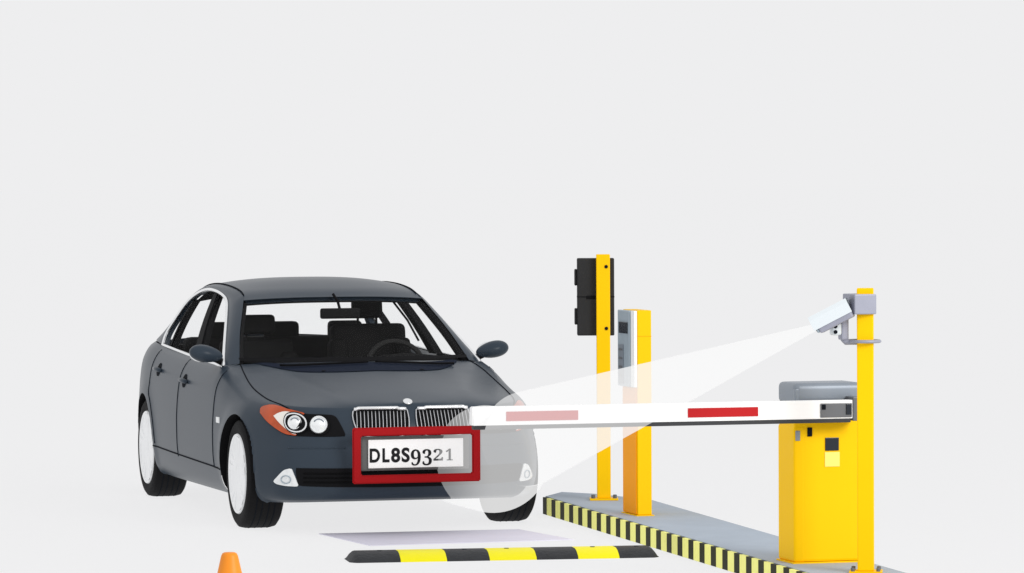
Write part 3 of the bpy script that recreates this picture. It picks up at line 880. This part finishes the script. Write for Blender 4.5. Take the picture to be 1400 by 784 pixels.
# ================================================================== ticket pillar
tk = empty('ticket_machine', (1.22, -1.15, H), 'tall narrow yellow ticket pillar with grey card reader panel, beside the signal post', 'ticket machine')
link('pillar_body', box(1.178, 1.262, -1.30, -1.02, H + .006, 1.285, .006), M['yellow'], tk)
link('shaded_side', box(1.172, 1.1775, -1.285, -1.03, H + .01, .84, .001), M['orange'], tk)  # orange sheet standing in for the shaded left face of the pillar
link('pillar_foot', box(1.168, 1.272, -1.31, -1.01, H, H + .0055), M['yellow'], tk)
rp = link('reader_panel', box(1.150, 1.177, -1.225, -1.005, .845, 1.282, .006), M['pale_metal'], tk)
link('edge_strip', box(1.160, 1.177, -1.297, -1.228, .845, 1.282, .003), M['white'], tk)
link('display', box(1.144, 1.1495, -1.205, -1.045, 1.150, 1.215, .002), M['glass_dark'], rp)
sl = bmesh.new()
bm_box(sl, 1.145, 1.1495, -1.125, -1.035, .86, 1.085, .002)
link('card_slot', sl, M['grey_metal'], rp)
for z in (.90, .95, 1.0, 1.05):
    link('button', box(1.1425, 1.1448, -1.115, -1.045, z, z + .012), M['dark_grey'], rp)
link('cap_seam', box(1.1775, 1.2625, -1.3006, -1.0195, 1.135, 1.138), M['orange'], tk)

# ================================================================== barrier
br = empty('barrier_gate', (1.14, -4.44, H), 'yellow boom barrier cabinet with grey lid and long lowered white arm with two red bands', 'barrier')
cb = link('cabinet', box(.978, 1.335, -4.56, -4.325, H + .008, .838, .012), M['yellow'], br)
cb2 = link('cabinet_corner', box(.9745, 1.036, -4.563, -4.318, H + .006, .80, .016, seg=3), M['yellow'], cb)
link('cabinet_plinth', box(.966, 1.345, -4.572, -4.315, H, H + .0075), M['yellow'], cb)
hd = link('lid', box(.974, 1.338, -4.575, -4.315, .905, 1.012, .032, seg=4), M['grey_metal'], br, smooth=True, angle=40)
link('lid_rim', box(.976, 1.34, -4.572, -4.312, .8385, .912, .006), M['dark_grey'], hd)
link('lid_edge', box(.9745, 1.0, -4.5775, -4.50, .915, .985, .006), M['grey_metal'], hd)
ar = link('arm', box(-.714, 1.243, -4.680, -4.628, .838, .930, .004), M['white'], br)
rl = link('arm_rubber', box(-.710, 1.235, -4.676, -4.632, .818, .8375, .003), M['rubber_grey'], ar)
for x0, x1 in ((-.548, -.183), (.381, .746)):
    link('red_band', box(x0, x1, -4.6830, -4.6802, .858, .904), M['stripe_red'], ar)
link('arm_end_cap', box(-.7175, -.7145, -4.677, -4.631, .841, .927), M['white'], ar)
cl = link('arm_clamp', box(1.072, 1.238, -4.687, -4.6805, .845, .915, .003), M['dark_grey'], ar)
link('clamp_bolt', box(1.205, 1.233, -4.692, -4.6872, .858, .912, .002), M['glass_dark'], cl)
link('clamp_bolt', box(1.078, 1.098, -4.692, -4.6872, .885, .910, .002), M['seam'], cl)
link('arm_bracket', box(1.2435, 1.282, -4.684, -4.5755, .825, .945, .006), M['dark_grey'], br)
bm = bmesh.new(); bm_tube(bm, [(1.15, -4.628, .884), (1.15, -4.5755, .884)], .035, 20); link('pivot_shaft', bm, M['dark_grey'], br, smooth=True, angle=40)
link('lock', box(1.046, 1.071, -4.567, -4.559, .745, .79, .003), M['seam'], cb)
link('hinge', box(.982, 1.006, -4.568, -4.5625, .725, .775, .002), M['grey_metal'], cb)
link('control_window', box(1.140, 1.212, -4.5655, -4.559, .672, .737, .002), M['glass_dark'], cb)
link('sticker', box(1.138, 1.216, -4.5645, -4.559, .592, .665, .001), M['paper'], cb)

# ================================================================== camera pole
cp = empty('camera_pole', (1.145, -5.13, H), 'tall square yellow pole in front of the barrier cabinet, nearest of the posts', 'pole', rotz=math.radians(-22))
L('pole', box(-.040, .040, -.040, .040, .01, 1.388, .006), M['yellow'], cp)
L('base_plate', box(-.08, .08, -.07, .07, 0, .0095, .002), M['yellow'], cp)
for x in (-.062, .062):
    for y in (-.052, .052):
        bb = bmesh.new(); lathe(bb, [(.0095, .010), (.026, .010), (.028, .0001)], (x, y, 0), 'z', 8)
        L('anchor_bolt', bb, M['dark_grey'], cp)

# security camera, clamped near the top of the pole
cc = empty('security_camera', (1.145, -5.13, 1.24), 'pale grey box camera under a white sunshield clamped to the top of the yellow pole', 'camera')
AP = Vector((.902, -5.10, 1.308))               # lens
tail = Vector((1.054, -5.175, 1.396))
ax = (tail - AP).normalized(); sd = ax.cross(Vector((0, 0, 1))).normalized(); upv = sd.cross(ax).normalized()
T = Matrix((( *ax, 0), (*sd, 0), (*upv, 0), (0, 0, 0, 1))).transposed(); T = Matrix.Translation(AP) @ T
Ln = (tail - AP).length
hs = link('housing', box(.012, Ln, -.046, .046, -.038, .035, .008, M4=T), M['cam_grey'], cc)
bm = bmesh.new()
rows = []
for a in (-.010, Ln + .006):
    rows.append([T @ Vector((a, y, z)) for y, z in ((-.052, -.012), (-.052, .040), (-.040, .060), (.040, .060), (.052, .040), (.052, -.012), (.048, -.012), (.048, .038), (.038, .055), (-.038, .055), (-.048, .038), (-.048, -.012), (-.052, -.012))])
grid(bm, rows)
link('sunshield', bm, M['cam_white'], cc)
bm = bmesh.new(); lathe(bm, [(-.004, .0001), (-.004, .026), (.014, .028)], (0, 0, 0), 'x', 24); bm.transform(T); link('lens', bm, M['glass_dark'], hs, smooth=True, angle=40)
bm = bmesh.new(); bm_box(bm, .0, .012, -.040, .040, -.030, .034, .004, M4=T); link('front_bezel', bm, M['pale_metal'], hs)
link('rear_box', box(1.064, 1.178, -5.20, -5.03, 1.372, 1.470, .006), M['cam_grey'], cc)
bk = link('bracket', box(1.035, 1.072, -5.10, -5.04, 1.245, 1.365, .008), M['cam_grey'], cc)
bm = bmesh.new(); bm_tube(bm, [(1.052, -5.07, 1.25), (1.06, -5.085, 1.235), (1.10, -5.11, 1.236), (1.145, -5.13, 1.238)], .015, 10); link('bracket_arm', bm, M['cam_grey'], bk, smooth=True)
link('knuckle', box(.985, 1.034, -5.105, -5.055, 1.268, 1.330, .012, seg=3), M['cam_white'], bk, smooth=True, angle=40)
for z in (1.285, 1.312):
    bm = bmesh.new(); lathe(bm, [(0, .0001), (0, .009), (.006, .010)], (1.0, -5.1105, z), 'y', 14)
    link('knob', bm, M['seam'], bk)
bm = bmesh.new(); bm_tube(bm, [Vector((1.145, -5.13, 1.239)) + Vector((.070 * math.cos(a), .070 * math.sin(a), 0)) for a in np.linspace(0, 2 * PI, 32, endpoint=False)], .0085, 8, True)
link('clamp_ring', bm, M['cam_grey'], cc, smooth=True)

# ================================================================== light beam
def hull_obj(pts):
    bm = bmesh.new()
    for p in pts: bm.verts.new(p)
    r = bmesh.ops.convex_hull(bm, input=bm.verts)
    bmesh.ops.delete(bm, geom=[v for v in bm.verts if not v.link_faces], context='VERTS')
    bmesh.ops.recalc_face_normals(bm, faces=bm.faces)
    me = bpy.data.meshes.new('b'); bm.to_mesh(me); bm.free()
    o = bpy.data.objects.new('b', me); COL.objects.link(o); return o
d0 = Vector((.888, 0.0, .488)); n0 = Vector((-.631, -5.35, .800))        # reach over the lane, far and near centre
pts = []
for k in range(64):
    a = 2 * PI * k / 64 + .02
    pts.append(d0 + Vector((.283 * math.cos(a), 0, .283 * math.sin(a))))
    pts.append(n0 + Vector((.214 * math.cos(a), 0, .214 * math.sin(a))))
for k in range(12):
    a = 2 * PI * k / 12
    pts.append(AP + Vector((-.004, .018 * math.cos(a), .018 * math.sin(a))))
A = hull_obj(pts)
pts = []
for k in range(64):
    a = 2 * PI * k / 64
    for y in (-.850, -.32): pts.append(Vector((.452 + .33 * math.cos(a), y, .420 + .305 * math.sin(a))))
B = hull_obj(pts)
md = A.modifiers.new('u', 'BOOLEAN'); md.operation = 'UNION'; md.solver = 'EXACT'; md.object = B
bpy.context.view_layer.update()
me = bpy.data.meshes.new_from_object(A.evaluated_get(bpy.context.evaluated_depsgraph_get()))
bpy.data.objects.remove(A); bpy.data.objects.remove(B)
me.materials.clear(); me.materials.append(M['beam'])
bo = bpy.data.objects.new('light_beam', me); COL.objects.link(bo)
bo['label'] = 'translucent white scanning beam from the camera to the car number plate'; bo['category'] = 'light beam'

# ================================================================== speed bump, lilac patch, cone
sbp = empty('speed_bump', (.03, -2.50, 0), 'black and yellow rubber speed hump with tapered ends lying across the lane', 'speed bump', rotz=math.radians(-6.5))
prof = [(-.165, .0), (-.150, .016), (-.10, .040), (-.05, .050), (.05, .050), (.10, .040), (.150, .016), (.165, .0)]
edges = [-.835, -.565, -.315, -.085, .170, .395, .620, .845]
for k, (a, b) in enumerate(zip(edges, edges[1:])):
    bm = bmesh.new(); xs = list(np.linspace(a, b - .0015, 24)); rows = []
    for x in xs:
        e = min(1, max(0, (x - edges[0]) / .045), max(0, (edges[-1] - x) / .045)); e = math.sin(e * PI / 2)
        rows.append([(x, y * (.72 + .28 * e), z * max(.06, e)) for y, z in prof] )
    V = grid(bm, rows); bm.faces.new(V[0]); bm.faces.new(V[-1])
    for r in (0,): pass
    L('bump_section', bm, M['bump_y' if k % 2 else 'bump_b'], sbp, smooth=True, angle=35)
for x in (-.66, -.2, .03, .5, .74):
    bb = bmesh.new(); lathe(bb, [(.049, .014), (.0525, .013), (.053, .0001)], (x, .0, 0), 'z', 12)
    L('fixing_bolt', bb, M['seam'], sbp)

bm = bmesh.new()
q = [(-.535, -.63), (.640, -.70), (.735, -1.50), (-.455, -1.53)]  # thin flat lilac sheet just above the floor
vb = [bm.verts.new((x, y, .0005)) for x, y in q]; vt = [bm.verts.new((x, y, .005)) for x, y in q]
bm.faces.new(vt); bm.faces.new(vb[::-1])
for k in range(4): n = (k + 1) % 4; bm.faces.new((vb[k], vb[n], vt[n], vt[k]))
pd = link('lilac_patch', bm, M['pad']); pd['label'] = 'flat pale lilac patch on the ground between the car and the speed hump'; pd['category'] = 'ground pad'

cn = empty('traffic_cone', (-2.235, -6.12, 0), 'plain orange traffic cone in the foreground left of the speed hump', 'traffic cone')
bm = bmesh.new()
lathe(bm, [(.02, .118), (.10, .097), (.362, .038), (.374, .032), (.378, .024), (.378, .0001)], (-2.235, -6.12, 0), 'z', 40)
link('cone_shell', bm, M['cone'], cn, smooth=True, angle=40)
link('cone_base', box(-2.385, -2.085, -6.27, -5.97, 0, .022, .01), M['cone'], cn)

# ================================================================== world, lamp, camera
w = bpy.data.worlds.new('World'); scene.world = w; w.use_nodes = True
bg = w.node_tree.nodes['Background']; bg.inputs[0].default_value = (*srgb(238, 238, 239)[:3], 1); bg.inputs[1].default_value = 1.0
la = bpy.data.lights.new('softbox', 'AREA'); la.shape = 'DISK'; la.size = 6.0; la.energy = 1200; la.color = (1, .99, .97)
lo = bpy.data.objects.new('softbox', la); COL.objects.link(lo); lo.location = (5.5, -15.5, 6.6)
lo.rotation_euler = (Vector((.3, -2, .5)) - lo.location).to_track_quat('-Z', 'Y').to_euler()

cam = bpy.data.cameras.new('Camera'); co = bpy.data.objects.new('Camera', cam); COL.objects.link(co)
R = Matrix(((0.962499, 0.2710723, 0.01074624), (-0.27124949, 0.96225982, 0.02190346), (-0.00440325, -0.02399697, 0.99970233)))
r, f, u = R.col[0], R.col[1], R.col[2]
co.matrix_world = Matrix.Translation((-6.39916807, -25.5656868, 2.0343365)) @ Matrix((r, u, -f)).transposed().to_4x4()
cam.sensor_width = 36; cam.lens = 6096.837 / 1400 * 36
cam.clip_end = 2000; cam.clip_start = .5
scene.camera = co
scene.view_settings.view_transform = 'Standard'; scene.view_settings.look = 'None'
scene.view_settings.exposure = 0; scene.view_settings.gamma = 1
scene.cycles.transparent_max_bounces = 24
scene.cycles.max_bounces = 8
